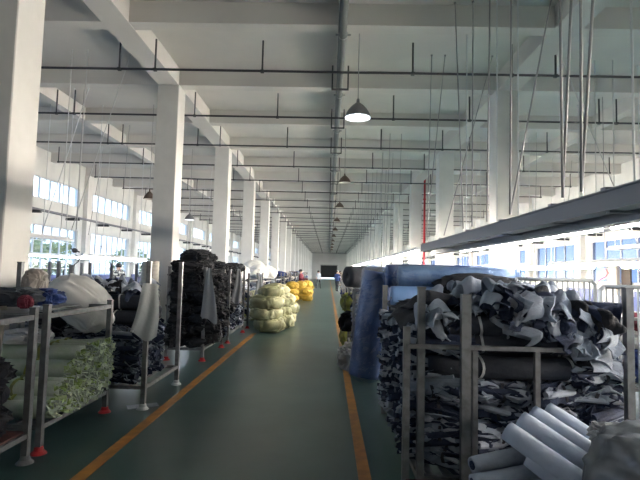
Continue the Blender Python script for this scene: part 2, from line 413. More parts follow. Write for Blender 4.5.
# ---------------------------------------------------------------- cloth makers
def ridged(p,o=3):
    v=0;a=.5;f=1.
    for _ in range(o): v+=a*(1-abs(noise.noise(p*f)*2)); a*=.5; f*=2.1
    return v
def ico(sub,fn):
    import bmesh
    bm=bmesh.new(); bmesh.ops.create_icosphere(bm,subdivisions=sub,radius=1)
    for v in bm.verts: v.co=fn(v.co.copy())
    b=MB(); b.v=[tuple(v.co) for v in bm.verts]; b.f=[[v.index for v in f.verts] for f in bm.faces]; b.m=[0]*len(b.f); bm.free(); return b
def lump(sx,sy,sz,seed,amp=.28,fr=1.8,sub=4,box=.55,creas=3):
    off=Vector((seed*7.3,seed*3.1,-seed*5.7))
    def fn(p):
        n=p.normalized(); q=Vector([math.copysign(abs(c)**box,c) for c in n]); q=q/max(1,q.length)*1.15
        dsp=amp*(ridged(n*fr+off,creas)-.55)*2
        q=q*(1+dsp); q.z=max(q.z,-.92)
        return Vector((q.x*sx,q.y*sy,(q.z+.92)*sz))
    return ico(sub,fn)
def roll_mesh(L,r,seed,amp=.04,fr=5,seg=28,nl=26,taper=.0,hole=.12,sag=0,gather=False):
    off=Vector((seed*5.1,seed*2.2,seed)); b=MB()
    rings=[]
    xs=[L*(i/nl-.5) for i in range(nl+1)]
    def ring(x,rr,a):
        n=len(b.v)
        for i in range(seg):
            t=2*PI*i/seg
            q=Vector((x*fr*.6,math.cos(t)*fr*.35,math.sin(t)*fr*.35))+off
            k=rr*(1+a*(ridged(q,3)-.6)*2)
            b.v.append((x+ (a*.2*noise.noise(q*2) if abs(x)>L*.46 else 0)*r*3,math.cos(t)*k,math.sin(t)*k-sag*(1-(2*x/L)**2)))
        return n
    if gather:
        rings.append(ring(xs[0]-r*.25,r*.25,amp*4)); rings.append(ring(xs[0]-r*.12,r*.7,amp*2.5))
    else:
        rings.append(ring(xs[0]+r*.1,r*hole,0)); rings.append(ring(xs[0]+.004,r*.5,amp)); 
    for x in xs: rings.append(ring(x,r*(1-.06*(abs(2*x/L))**8),amp))
    if gather:
        rings.append(ring(xs[-1]+r*.12,r*.7,amp*2.5)); rings.append(ring(xs[-1]+r*.25,r*.25,amp*4))
    else:
        rings.append(ring(xs[-1]-.004,r*.5,amp)); rings.append(ring(xs[-1]-r*.1,r*hole,0))
    for a,c in zip(rings,rings[1:]):
        for i in range(seg):
            j=(i+1)%seg; b.f.append([a+i,a+j,c+j,c+i]); b.m.append(0)
    b.f.append([rings[0]+i for i in range(seg)]); b.m.append(0); b.f.append([rings[-1]+i for i in range(seg)][::-1]); b.m.append(0)
    return b
def piece_mesh(w,h,seed,fold=.09,n=11):
    """crumpled cut panel of cloth with real thickness"""
    rr=random.Random(seed); b=MB(); dirs=[(rr.uniform(0,2*PI),rr.uniform(7,17),rr.uniform(0,6),rr.uniform(.3,1)) for _ in range(4)]
    # irregular outline
    cut=[rr.uniform(.62,1.05) for _ in range(8)]
    def P(i,j,s):
        u=i/(n-1)*2-1; v=j/(n-1)*2-1
        a=math.atan2(v,u); k=(a/(2*PI)*8)%8; k0=int(k); c=cut[k0]*(1-(k-k0))+cut[(k0+1)%8]*(k-k0)
        x=u*w/2*c; y=v*h/2*c; z=0
        for (t,f,p,am) in dirs:
            z+=am*abs(math.sin((x*math.cos(t)+y*math.sin(t))*f+p))*fold
        z+=fold*1.3*noise.noise(Vector((x*6,y*6,seed)))
        # droop edges
        z-=(u*u+v*v)*fold*.9
        return (x+.02*noise.noise(Vector((x*9,y*9,seed+5))),y,z+s*.006)
    for s in(1,-1):
        for i in range(n):
            for j in range(n): b.v.append(P(i,j,s))
    N=n*n
    for i in range(n-1):
        for j in range(n-1):
            q=[i*n+j,(i+1)*n+j,(i+1)*n+j+1,i*n+j+1]; b.f.append(q); b.m.append(0); b.f.append([N+x for x in q[::-1]]); b.m.append(0)
    edge=[(i,0) for i in range(n)]+[(n-1,j) for j in range(1,n)]+[(i,n-1) for i in range(n-2,-1,-1)]+[(0,j) for j in range(n-2,0,-1)]
    E=[i*n+j for i,j in edge]
    for a,c in zip(E,E[1:]+E[:1]): b.f.append([a,N+a,N+c,c]); b.m.append(0)
    return b
def strip_bundle(L,r,seed,light=.45,mats=(palecl,navy,greycl),tie=tieband,n=21):
    """loose strips of cut cloth tied round the middle, lying along X"""
    rr=random.Random(seed); t=empty('tied_bundle')
    roll_mesh(L*.86,r*.62,seed,.12,6,16,10).build('core',navy,t)
    b=MB()
    for i in range(n):
        th=2*PI*i/n+rr.uniform(-.2,.2); x0=-L*rr.uniform(.34,.54); x1=L*rr.uniform(.34,.54); tw=rr.uniform(-2.4,2.4); fl=rr.uniform(.9,1.15)
        tilt=rr.uniform(-1.5,1.5); pts=[];no=[]; K=9; fre=rr.uniform(2,5); ph=rr.uniform(0,6)
        for k in range(K):
            u_=k/(K-1); x=x0+(x1-x0)*u_; e=abs(2*x/L)
            ra=r*(.66+.30*e*fl)*(1+.26*math.sin(fre*u_*PI+ph)); a=th+tw*(u_-.5)+.14*math.sin(5*u_+ph)
            if k in(0,K-1): ra*=rr.uniform(.6,1.05)
            rad=Vector((0,math.cos(a),math.sin(a)))
            pts.append(Vector((x,0,0))+rad*ra)
            tn=Vector((0,-math.sin(a),math.cos(a))); no.append(rad*math.cos(tilt*(.4+e))+tn*math.sin(tilt*(.4+e)))
        b.strip(pts,no,rr.uniform(.02,.05)*r/.085,.010,0 if rr.random()<light*.85 else rr.choice((1,1,1,2)))
    for i in range(4):
        a=rr.uniform(0,6.3); c=Vector((0,math.cos(a),math.sin(a)))*r*.74; x=rr.uniform(-.08,.08)*L
        b.tube(Vector((x-L*.46,0,0))+c*rr.uniform(.9,1.2),Vector((x+L*.46,0,0))+c*rr.uniform(.9,1.2),r*rr.uniform(.24,.36),9,0 if rr.random()<.55 else 1)
    b.build('strips',list(mats),t)
    rg=MB(); pts=[];no=[]
    for k in range(17):
        a=2*PI*k/16; pts.append(Vector((.01*math.sin(3*a)+L*.04,math.cos(a)*r*.86,math.sin(a)*r*.86))); no.append(Vector((0,math.cos(a),math.sin(a))))
    rg.strip(pts,no,.022,.006).build('tie',tie,t)
    return t

# ---------------------------------------------------------------- racks
def rack(name_lab,x0,x1,y0,y1,tops,m=steel,zb=.22,caps=True,mids=(),toprail=None,board=None,w=.05,capm=redcap):
    """tops = post heights at (x0,y0),(x1,y0),(x1,y1),(x0,y1)"""
    t=empty('storage_rack',(x0,y0,0)); tag(t,name_lab,'rack'); X=x1-x0; Y=y1-y0
    for (px,py),h in zip(((0,0),(X,0),(X,Y),(0,Y)),tops):
        if not h: continue
        p=MB().box(-w/2,w/2,-w/2,w/2,.01,h).box(-w*.56,w*.56,-w*.56,w*.56,h-.002,h+.012).build('post',m,t,loc=(px,py,0))
        if caps: MB().lathe([(.001,.07),(.035,.06),(.04,.03),(.06,.012),(.068,0),(.001,0)],16).build('foot',capm,p)
    h=w*.8
    def rails(z,nm,sides='nsew'):
        b=MB()
        b.box(w/2,X-w/2,-h/2,h/2,z-h/2,z+h/2); b.box(w/2,X-w/2,Y-h/2,Y+h/2,z-h/2,z+h/2)
        b.box(-h/2,h/2,w/2,Y-w/2,z-h/2,z+h/2); b.box(X-h/2,X+h/2,w/2,Y-w/2,z-h/2,z+h/2)
        b.build(nm,m,t)
    rails(zb,'bottom_rail')
    if toprail: rails(toprail,'top_rail')
    bb=MB()
    for i in range(int(X/.12)): bb.box(.05+i*.12,.10+i*.12,0,Y,zb+.003,zb+.018)
    bb.build('deck_slats',board or m,t)
    if board: MB().box(.01,X-.01,.01,Y-.01,zb+.02,zb+.035).build('deck_board',board,t)
    return t

# right front rack
t=rack('tall grey steel rack crammed with cloth at the right front',.66,2.10,3.42,5.6,(1.50,1.53,1.45,1.45),steel,zb=.20,caps=False,w=.05)
MB().box(-.032,.032,-.02,.03,.01,1.47,M=Matrix.Translation((.29,-.08,0))).build('post',steel_l,t)
MB().box(-.023,.023,-.023,.023,.01,1.23,M=Matrix.Translation((-.10,0,0))).build('post',steel_l,t)
b=MB(); b.box(-.10,1.0,-.045,-.015,1.085,1.115); b.build('gate_rail',steel_l,t)
b=MB(); b.box(.345,.38,-.06,-.025,.2,1.085); b.box(.77,.805,-.06,-.025,.2,1.085); b.build('gate_frame',steel_l,t)
MB().box(-.1,.3,-.06,-.02,.16,.2).build('gate_rail',brownshelf,t)
# tied bundles of cut strips in that rack
LSB=Lib([strip_bundle(.44,.088,s,l) for s,l in((1,.5),(2,.6),(3,.4),(4,.55),(5,.35),(6,.65))])
gb='tied cloth bundles in the right front rack'
lvl=['bottom','second','third','fourth','fifth','sixth']
for j in range(7):            # depth
    for k in range(6):
        z=.315+.155*k
        if z>1.12: continue
        o=LSB.get(); put(o,(.83+R.uniform(-.06,.03),3.56+.31*j+R.uniform(-.03,.03),z),(R.uniform(-PI,PI),R.uniform(-.15,.15),R.uniform(-.6,.6)),R.uniform(.92,1.12))
        tag(o,'navy and white bundle, %s layer, aisle end of the right front rack'%lvl[k],'cloth bundle',gb)
for i in range(3):
    for k in range(5):
        for j in range(2):
            z=.315+.15*k
            if k>3 and i<2: continue
            o=LSB.get(); put(o,(1.24+.36*i+R.uniform(-.05,.05),3.56+.22*j+R.uniform(-.03,.03),z),(R.uniform(-PI,PI),R.uniform(-.22,.22),R.uniform(-.5,.5)),R.uniform(.92,1.1))
            tag(o,'navy and white bundle, %s layer, behind the bars of the right front rack'%lvl[k],'cloth bundle',gb)
# dark rolls over them
def dark_roll(L,r,seed,m=navy2):
    t=empty('fabric_roll'); roll_mesh(L,r,seed,.07,3,24,22,sag=.015).build('cloth',m,t,True)
    for x in(-L*.22,L*.25):
        b=MB(); pts=[];no=[]
        for k in range(17):
            a=2*PI*k/16; pts.append(Vector((x+.01*math.sin(2*a),math.cos(a)*r*1.02,math.sin(a)*r*1.02-.012))); no.append(Vector((0,math.cos(a),math.sin(a))))
        b.strip(pts,no,.018,.006).build('tie',tieband_w,t)
    return t
LDR=Lib([dark_roll(1.35,.085,11),dark_roll(1.3,.08,12),dark_roll(1.4,.09,13)])
pos=[(3.56,.95),(3.57,1.11),(3.55,1.26),(3.77,1.0),(3.78,1.16),(3.77,1.32),(4.0,1.05),(4.0,1.22)]
for i,(y,z) in enumerate(pos):
    o=LDR.get(i); put(o,(1.40,y,z),(R.uniform(0,6),0,R.uniform(-.02,.02)))
    tag(o,'dark navy fabric roll lying across the right front rack, %s'%(['lowest at the front','middle at the front','topmost at the front'][i] if i<3 else 'behind the front ones'),'fabric roll','dark fabric rolls in the right front rack')
# mound below loose pieces
b=lump(.66,.80,.07,3,.2,2.2,5,.6); o=b.build('folded_cloth',charcoal,None,False,(1.38,4.4,1.24)); tag(o,'big dark folded cloth under the loose scraps in the right front rack','folded cloth')
LPC=Lib([piece_mesh(.30,.25,s,.085,14).build('fabric_scrap',m) for s,m in((1,palecl),(2,greycl),(3,navy),(4,palecl),(5,charcoal),(6,greycl),(7,navy),(8,navy),(9,palecl))])
def top(x,y): return 1.17+.19*min(1,max(0,(x-.70)/.42))+.03*math.sin(x*5)+.05*noise.noise(Vector((x*3,y*3,0)))-max(0,x-1.35)*.16-max(0,x-1.75)*.6
for i in range(150):
    x=.72+1.32*R.random(); y=3.46+.95*R.random()**1.3
    z=top(x,y)+R.uniform(-.02,.07)
    o=LPC.get(); put(o,(x,y,z),(R.uniform(-.5,.8),R.uniform(-.5,.5),R.uniform(0,6.3)),R.uniform(.55,1.0))
    tag(o,'crumpled cut fabric scrap in the loose heap on the right front rack','fabric scrap','loose fabric scraps on the right front rack')
for i in range(40):   # front slope
    x=1.25+.75*R.random(); z=1.06+.3*R.random()
    if x<1.6: z=1.2+.2*R.random()
    o=LPC.get(); put(o,(x,3.44+R.uniform(-.02,.06),z),(R.uniform(.9,1.5),R.uniform(-.5,.5),R.uniform(-1.5,1.5)),R.uniform(.5,.85))
    tag(o,'crumpled cut fabric scrap spilling over the front bars of the right front rack','fabric scrap','fabric scraps spilling over the front of the right rack')
LBG=Lib([piece_mesh(.46,.36,s,.035,9).build('cut_garment',palecl if s%2 else greycl) for s in(21,22,23)])
for i,(x,z,ry,rz,s_) in enumerate(((1.86,1.30,.75,.2,.62),(1.95,1.20,.85,-.1,.66),(1.90,1.10,.5,.2,.62),(1.96,1.01,.2,.1,.6),(1.74,1.18,.6,-.3,.55),(1.62,1.33,.1,.5,.6))):
    o=LBG.get(i); put(o,(x,3.44,z),(.9,ry,rz),s_)
    tag(o,'stiff pale grey panel sliding off the rack right end, '+['uppermost','second down','third down','lowest','left of the others','lying on the heap crest'][i],'fabric scrap','pale panels at the right end of the heap')
# dark grey cloth sagging off the aisle end
b=piece_mesh(.62,.5,44,.05,15); o=b.build('dark_sheet',mat('dark_grey_sheet',(.04,.042,.05),.8,bump=.3),None,True,(.74,4.1,1.27)); o.rotation_euler=(.1,-.3,.2); tag(o,'dark grey sheet hanging over the aisle end of the right front rack','sheet')
b=roll_mesh(.5,.05,45,.15,5); o=b.build('cloth_roll',MATS['dark_grey_sheet'],None,True,(.95,3.75,1.40)); o.rotation_euler=(0,.15,.5); tag(o,'small rolled dark grey cloth lying on the heap beside the left post','fabric roll')

# rack behind carrying the blue rolls
t=rack('steel rack mostly hidden behind the right front heap, carrying blue rolls',.80,2.5,5.95,6.80,(1.30,1.30,1.30,1.30),steel,zb=.2,toprail=1.20,caps=False)
LDR2=Lib([dark_roll(1.6,.11,14),dark_roll(1.6,.11,15)])
for k in range(5):
    for j in range(2):
        o=LDR2.get(j+k); put(o,(1.64,6.15+.4*j,.35+.2*k),(R.uniform(0,6),0,0)); tag(o,'dark fabric roll stored in the hidden rack below the blue rolls','fabric roll','dark rolls below the blue rolls')
for y_ in(6.30,6.58):
    o=LDR2.get(0); put(o,(1.66,y_,1.285),(R.uniform(0,6),0,0)); tag(o,'dark fabric roll stored in the hidden rack below the blue rolls','fabric roll','dark rolls below the blue rolls')
def wrapped(L,r,seed,m,amp=.06):
    t=empty('wrapped_roll')
    roll_mesh(L*.98,r*.95,seed,amp*.6,5,32,30,gather=False).build('fabric',m,t,True)
    roll_mesh(L,r*1.03,seed+3,amp*1.6,4.2,44,50,gather=True).build('plastic_wrap',wrap_m,t,False)
    return t
o=wrapped(1.52,.165,31,plastic_d,.09); put(o,(1.64,6.2,1.555),(0,0,-.03)); tag(o,'pale blue plastic wrapped roll lying on the right racks, front one','fabric roll')
o=wrapped(1.7,.17,32,plastic_b,.06); put(o,(1.62,6.56,1.57),(.4,0,.03)); tag(o,'deeper blue wrapped roll lying behind the pale blue one','fabric roll')
o=wrapped(1.35,.13,35,plastic_b,.06); put(o,(1.5,6.88,1.52),(.4,0,-.02)); tag(o,'third blue wrapped roll lying farthest back on the right racks','fabric roll')
o=roll_mesh(.62,.12,33,.01,3).build('fabric_roll',plastic_l,None,True,(1.08,5.92,1.33)); tag(o,'short smooth light blue roll lying below the pale blue wrapped roll','fabric roll')
b=lump(.46,.13,.11,9,.14,2.2,4,.5); o=b.build('folded_cloth',charcoal,None,True,(1.78,5.80,1.40)); tag(o,'black fleecy cloth folded in front of the pale blue wrapped roll','folded cloth')
# standing blue roll
o=wrapped(1.58,.27,36,plastic_b,.08); put(o,(.67,7.25,.85),(.6,-(PI/2-.13),0)); tag(o,'upright blue plastic wrapped fabric roll leaning against the right racks','fabric roll')
# black roll behind it pointing along the aisle
o=roll_mesh(1.5,.19,37,.03,3).build('fabric_roll',MATS['dark_grey_sheet'],None,True,(1.00,8.75,1.53)); o.rotation_euler=(0,0,.45); tag(o,'thick black fabric roll on a rack behind the upright blue roll','fabric roll')
t=rack('grey steel rack behind the upright blue roll holding the black roll',.45,1.9,8.3,10.2,(1.3,1.3,1.62,1.3),steel,toprail=1.30)
Llump=Lib([lump(.26,.2,.11,s,.3,1.7,4).build('black_bundle',m) for s,m in((1,charcoal),(2,charcoal),(3,charcoal),(4,charcoal))])
Lnav=Lib([lump(.24,.18,.1,s,.3,2,3).build('cloth_bundle',m) for s,m in((11,navy),(12,greycl),(13,navy),(14,palecl),(15,beigecl))])
for k in range(5):
    for j in range(4):
        for i in range(3): 
            if i and j: continue
            o=Lnav.get(); put(o,(.7+.42*i,8.6+.42*j,.25+.2*k),(0,0,R.uniform(0,6))); tag(o,'folded cloth bundle in the rack behind the upright blue roll','cloth bundle','cloth bundles behind the upright blue roll')
for x,y,z,s_,m,lab in((.50,10.55,0,(.22,.2,.26),yellowtag,'yellow green cloth bag on the floor behind the upright blue roll'),(.42,9.7,.52,(.2,.2,.2),charcoal,'black cloth bag heaped above the yellow green bag'),(.43,8.05,0,(.24,.24,.22),clearp,'cloudy plastic bag slumped at the foot of the upright blue roll'),(.5,10.4,.75,(.2,.25,.22),MATS['yellow_green_cloth'],'olive cloth bag resting on top beside the grey post')):
    if 'above' in lab: x,y,z=.44,10.0,.40
    o=lump(*s_,int(y*10),.25,1.8,4).build('cloth_bag',m,None,False,(x,y,z)); tag(o,lab,'bag')
# ---------------------------------------------------------------- bottom right pile on a low cart
t=empty('low_cart',(1.15,2.35,0)); tag(t,'low steel cart under the white rolls and the grey plastic bag','cart')
MB().box(0,1.4,0,.85,.30,.36).build('deck',steel,t)
for p in((.1,.1),(1.3,.1),(1.3,.75),(.1,.75)): MB().tube((p[0]-.02,p[1],.08),(p[0]+.02,p[1],.08),.08,14).box(p[0]-.03,p[0]+.03,p[1]-.03,p[1]+.03,.1,.30).build('wheel',dark_pipe,t)
LWR=Lib([roll_mesh(.62,.062,s,.05,5,20,16,hole=.25).build('cloth_roll',whiteroll,None,True) for s in(51,52,53)])
wr=[((1.30,2.78,.55),'front'),((1.42,2.88,.585),'second'),((1.53,2.98,.60),'third'),((1.66,3.06,.60),'rearmost'),((1.40,2.70,.43),'lowest')]
for i,(p,n_) in enumerate(wr):
    o=LWR.get(i); put(o,p,(R.uniform(0,6),.42,-.75)); tag(o,'bluish white cloth roll slanting beside the grey plastic bag, %s of its row'%n_,'cloth roll','bluish white rolls at the bottom right')
def dark_end_roll(L,r,s):
    t=empty('cloth_roll'); roll_mesh(L,r,s,.10,5,18,14,hole=.5).build('cloth',palecl,t,True); roll_mesh(L*1.01,r*.55,s+1,.05,5,14,4,hole=.1).build('lining',navy,t,True); return t
LDE=Lib([dark_end_roll(.6,.05,61),dark_end_roll(.55,.042,62)])
for i,(p,rz,n_) in enumerate((((1.16,3.0,.52),.25,'uppermost'),((1.12,2.9,.45),.15,'second down'),((1.10,2.82,.385),.2,'third down'),((1.2,2.74,.39),.5,'nearest the camera'),((1.34,3.08,.47),.1,'pushed back against the rack'))):
    o=LDE.get(i); put(o,p,(0,-.12,rz)); tag(o,'pale roll with dark core at the picture bottom, '+n_,'cloth roll','pale rolls with dark cores')
o=lump(.34,.27,.27,71,.15,1.3,5,.55,3).build('plastic_bag',greyplas,None,True,(1.66,2.45,.36)); o.rotation_euler=(0,0,.4); tag(o,'crumpled grey plastic bag at the bottom right corner','bag')
o=lump(.09,.07,.06,72,.3,2,4).build('plastic_bag',MATS['cloudy_plastic'],None,False,(1.62,2.85,.66)) ; tag(o,'small whitish plastic knot sticking up behind the grey bag','bag')

# ---------------------------------------------------------------- white fence
def fence(x0,x1,y,z,lab):
    t=empty('fence_panel',(x0,y,0)); tag(t,lab,'fence'); L=x1-x0
    MB().tube((0,0,z-.04),(.04,0,z),.022).tube((.04,0,z),(L-.04,0,z),.022).tube((L-.04,0,z),(L,0,z-.04),.022).build('top_rail',fence_m,t,True)
    MB().tube((0,0,.15),(L,0,.15),.018).build('bottom_rail',fence_m,t,True)
    for x in(0,L): MB().tube((x,0,0),(x,0,z-.03),.022).build('post',fence_m,t,True)
    n=int(L/.062)
    bar=MB().tube((0,0,.16),(0,0,z-.01),.010,8).build('bar',fence_m,t,True)
    for i in range(1,n):
        q=bar if i==1 else bar.copy()
        if i>1: C.objects.link(q)
        q.location=(L*i/n,0,0)
fence(2.20,3.15,5.75,1.575,'white barred fence panel behind the heap, left of its neighbour')
fence(2.79,3.75,5.0,1.52,'white barred fence panel at the right edge behind the end post')
o=None
# goods behind the fence
t=rack('steel rack with coloured cloth seen through the white fence',2.95,4.6,6.2,7.6,(1.45,1.45,1.45,1.45),steel_l,toprail=1.1,caps=False)
Lcol=Lib([lump(.3,.22,.12,s,.3,1.8,3).build('cloth_bundle',m) for s,m in((81,maroon),(82,bluecl),(83,charcoal),(84,beigecl),(85,whitecl))])
for k in range(4):
    for i in range(3):
        for j in range(2):
            o=Lcol.get(); put(o,(3.25+.45*i,6.5+.6*j,.26+.22*k),(0,0,R.uniform(0,6))); tag(o,'coloured cloth bundle seen through the white fence','cloth bundle','cloth bundles behind the white fence')
# door and panel on right wall
t=MB().box(XR-.06,XR,19.9,20.5,0,2.2).build('door_2',brown); struct(t)
struct(MB().box(XR-.1,XR-.061,20.4,20.46,1.0,1.1).build('handle',steel,t))
o=MB().box(XR-.18,XR-.06,20.6,21.3,.9,2.2).box(XR-.2,XR-.18,20.63,21.27,.93,2.17).build('wall_cabinet',mat('cabinet_beige',(.55,.5,.45),.5)); tag(o,'flat beige electrical cabinet on the right wall beside the brown door','cabinet')

# ---------------------------------------------------------------- left racks
t=rack('dark steel rack with a red brown deck at the left edge, nearest the camera',-3.9,-2.42,2.55,3.95,(1.24,1.24,1.24,1.24),steel,zb=.22,toprail=1.17,board=brownshelf,capm=steel)
for i in range(3):
    for j in range(4):
        for k in range(4):
            if k==3 and j%2: continue
            if i<1 or (i<2 and k<2): continue
            o=Llump.get(); put(o,(-3.6+.42*i,2.8+.32*j,.26+.19*k),(0,0,R.uniform(0,6)),1.05); tag(o,'black cloth bundle heaped in the nearest left rack','cloth bundle','black bundles in the nearest left rack')
t=rack('steel rack with red feet holding pale green cloth rolls',-3.47,-2.43,4.15,5.36,(1.25,1.25,1.22,1.62),steel,zb=.22,toprail=1.16)
MB().tube((.35,.35,.25),(.42,.35,1.25),.035,10).build('brace_tube',mat('dull_beige',(.20,.19,.17),.6),t,True)
# green rolls
def green_roll(L,r,s):
    t=empty('cloth_roll'); roll_mesh(L,r,s,.10,5,20,18,sag=.01).build('cloth',greencl,t,True)
    for x in(-.28*L,.1*L):
        b=MB();pts=[];no=[]
        for k in range(17):
            a=2*PI*k/16; pts.append(Vector((x+.01*math.sin(2*a),math.cos(a)*r*1.06,math.sin(a)*r*1.06))); no.append(Vector((0,math.cos(a),math.sin(a))))
        b.strip(pts,no,.03,.006).build('tie',yellowtag,t)
    b=MB(); rr=random.Random(s)
    for i in range(30):
        a=rr.uniform(0,2*PI); q=r*rr.uniform(.2,1.0); x=L/2-.05; pts=[];no=[]; tw=rr.uniform(-2,2)
        for k in range(6):
            w_=k/5; pts.append(Vector((x+w_*rr.uniform(.08,.14),math.cos(a+tw*w_*.4)*(q+.012*w_),math.sin(a+tw*w_*.4)*(q+.012*w_)-.02*w_*w_)))
            no.append(Vector((rr.uniform(-.5,.5),math.cos(a+tw*w_*2),math.sin(a+tw*w_*2))))
        b.strip(pts,no,rr.uniform(.04,.075),.006,0 if rr.random()<.6 else 1)
    b.build('frayed_end',[greenruff,greencl],t)
    return t
LGR=Lib([green_roll(1.05,.082,s) for s in(91,92,93)])
cnt=0
for j in range(8):
    for k in range(4):
        y=4.30+.14*j+(.05 if k%2 else 0); z=.33+.128*k
        if j<k*1.3-.5: continue
        o=LGR.get(); put(o,(-2.96+R.uniform(-.04,.02),y,z),(R.uniform(0,6),R.uniform(-.04,.04),R.uniform(-.07,.07)))
        tag(o,'pale green cloth roll with a frayed end, %s layer of its stack'%lvl[k],'cloth roll','pale green cloth rolls')
o=lump(.22,.22,.07,95,.25,2,4).build('white_bag',whitecl,None,False,(-3.1,4.95,.80)); tag(o,'crumpled white bag lying on top of the pale green rolls','bag')
# platform + items on top behind rack B
o=lump(.62,.5,.20,97,.2,1.6,5,.6); o=o.build('dark_bedding',mat('slate_cloth',(.035,.045,.065),.8,bump=.3),None,False,(-3.05,5.0,1.17)) if 0 else None
t=rack('steel rack behind the pale green rolls, loaded up to the white sack',-3.72,-2.62,6.10-.1,6.95,(1.3,1.3,1.3,1.3),steel,toprail=1.0,caps=False) if 0 else None
LTB=Lib([strip_bundle(.40,.10,s,l) for s,l in((101,.35),(102,.45),(103,.3))])

# rack C
t=rack('steel rack with a pale rag tied to its post, left of the aisle',-3.62,-2.07,5.52,6.72,(1.0,1.66,1.68,1.6),steel_l,zb=.24,capm=alu)
o=MB().box(-.16,.18,-.08,.08,.001,.006).build('floor_mat',palecl,None,False,(-2.12,5.62,0)); o.rotation_euler=(0,0,.5); tag(o,'small pale scrap lying on the floor under the rag post','cloth scrap')
for k in range(4):
    for i in range(4):
        for j in range(3):
            if j==0 and k>2 and i<3: continue
            o=LTB.get(); put(o,(-3.42+.36*i,5.64+.36*j,.345+.16*k),(R.uniform(-3,3),R.uniform(-.1,.1),R.uniform(-.4,.4)),1.0 if i<3 else .9)
            tag(o,'tied navy and white cloth bundle in %s layer of the rag post rack'%lvl[k],'cloth bundle','tied bundles in the rag post rack')
LDR3=Lib([dark_roll(1.2,.09,s,m) for s,m in((111,navy2),(112,charcoal),(113,navy2))])
for i,(y,z) in enumerate(((5.86,.99),(6.1,1.0),(6.35,1.0),(5.98,1.16),(6.22,1.16),(6.55,1.0),(6.45,1.17))):
    o=LDR3.get(i); put(o,(-2.88,y,z),(R.uniform(0,6),0,R.uniform(-.03,.03))); tag(o,'dark fabric roll on the bundles of the rag post rack, %s'%('in the front' if y<6 else 'farther back'),'fabric roll','dark rolls in the rag post rack')
for i in range(22):
    o=LPC.get(); put(o,(R.uniform(-3.2,-2.3),R.uniform(5.85,6.6),1.27+R.uniform(-.02,.08)),(R.uniform(-.5,.6),R.uniform(-.5,.5),R.uniform(0,6)),R.uniform(.6,.95)); tag(o,'crumpled cut fabric scrap on top of the rag post rack','fabric scrap','loose panels on the rag post rack')
# white sack etc standing on rack B top / between
t=empty('storage_shelf',(-3.7,5.42,0)) if 0 else None
o=lump(.37,.20,.25,121,.10,1.3,5,.6,2).build('white_sack',whitecl,None,True,(-2.99,5.02,1.20)); o.rotation_euler=(0,.62,.1); o.location=(-2.97,5.52,.98); tag(o,'big smooth white sack leaning on top of the pale green roll rack','sack')
o=lump(.11,.10,.16,122,.2,1.6,4).build('beige_sack',beigecl,None,False,(-3.10,5.0,1.25)); o.rotation_euler=(0,.15,.2); tag(o,'beige grey sack standing behind the tall corner post','sack')
o=lump(.16,.16,.08,123,.25,1.8,4).build('blue_cloth',bluecl,None,False,(-2.86,4.85,1.20)); tag(o,'royal blue crumpled cloth below the white sack','cloth')
o=lump(.24,.2,.09,124,.25,1.8,4).build('dark_cloth',mat('slate_cloth',(.035,.045,.06),.8,bump=.3),None,False,(-3.02,4.62,1.20)); tag(o,'slate grey crumpled cloth at the left beside the blue cloth','cloth')
o=lump(.06,.05,.06,125,.2,1.8,4).build('maroon_cloth',maroon,None,False,(-2.77,4.38,1.20)); tag(o,'small maroon cloth tucked at the top rail of the green roll rack','cloth')
o=MB().box(0,.86,0,1.1,1.185,1.2).build('wire_shelf',steel,None,False,(-3.58,4.2,-.04)); o.location=(-3.58,4.2,-.03); tag(o,'thin grey shelf laid over the pale green roll rack under the sacks','shelf')

# hung rags
def rag(w0,w1,h,seed,m,wav=.012):
    b=MB(); nx,nz=22,16; rr=random.Random(seed); ph=rr.uniform(0,6)
    for s in(0,1):
        for k in range(nz+1):
            v=k/nz; w=w0+(w1-w0)*v**.8
            for i in range(nx+1):
                u_=i/nx-.5; y=wav*(.4+v)*math.sin(u_*10+ph+v*1.5)+.35*w*abs(u_)*0+s*.006
                b.v.append((u_*w+.03*math.sin(v*3+ph)*v,y,-v*h-(.05*math.sin(u_*5+ph) if k==nz else 0)*1))
    N=(nx+1)*(nz+1)
    for k in range(nz):
        for i in range(nx):
            q=[k*(nx+1)+i,k*(nx+1)+i+1,(k+1)*(nx+1)+i+1,(k+1)*(nx+1)+i]; b.f.append(q[::-1]); b.m.append(0); b.f.append([N+x for x in q]); b.m.append(0)
    return b.build('hanging_rag',m,None,True)
ragm=mat('rag_grey',(.52,.54,.55),.8,bump=.2); ragd=mat('rag_dim',(.24,.26,.29),.8,bump=.2)
o=rag(.15,.30,.60,1,ragm); put(o,(-2.03,5.46,1.42),(0,.06,.3)); tag(o,'pale grey rag hung on the post of the nearest bundle rack','rag')
o=rag(.05,.30,.92,2,ragd,.012); put(o,(-2.08,8.35,1.62),(0,0,.2)); tag(o,'long tapering grey rag hung in front of the black heap','rag')
o=rag(.06,.26,.75,3,ragd,.012); put(o,(-2.05,10.95,1.62),(0,0,.2)); tag(o,'grey rag hung on the second black heap rack','rag')
o=rag(.08,.40,.95,4,ragd,.015); put(o,(-2.12,14.85,1.42),(0,0,.2)); tag(o,'grey rag hung beside the pale yellow sacks','rag')

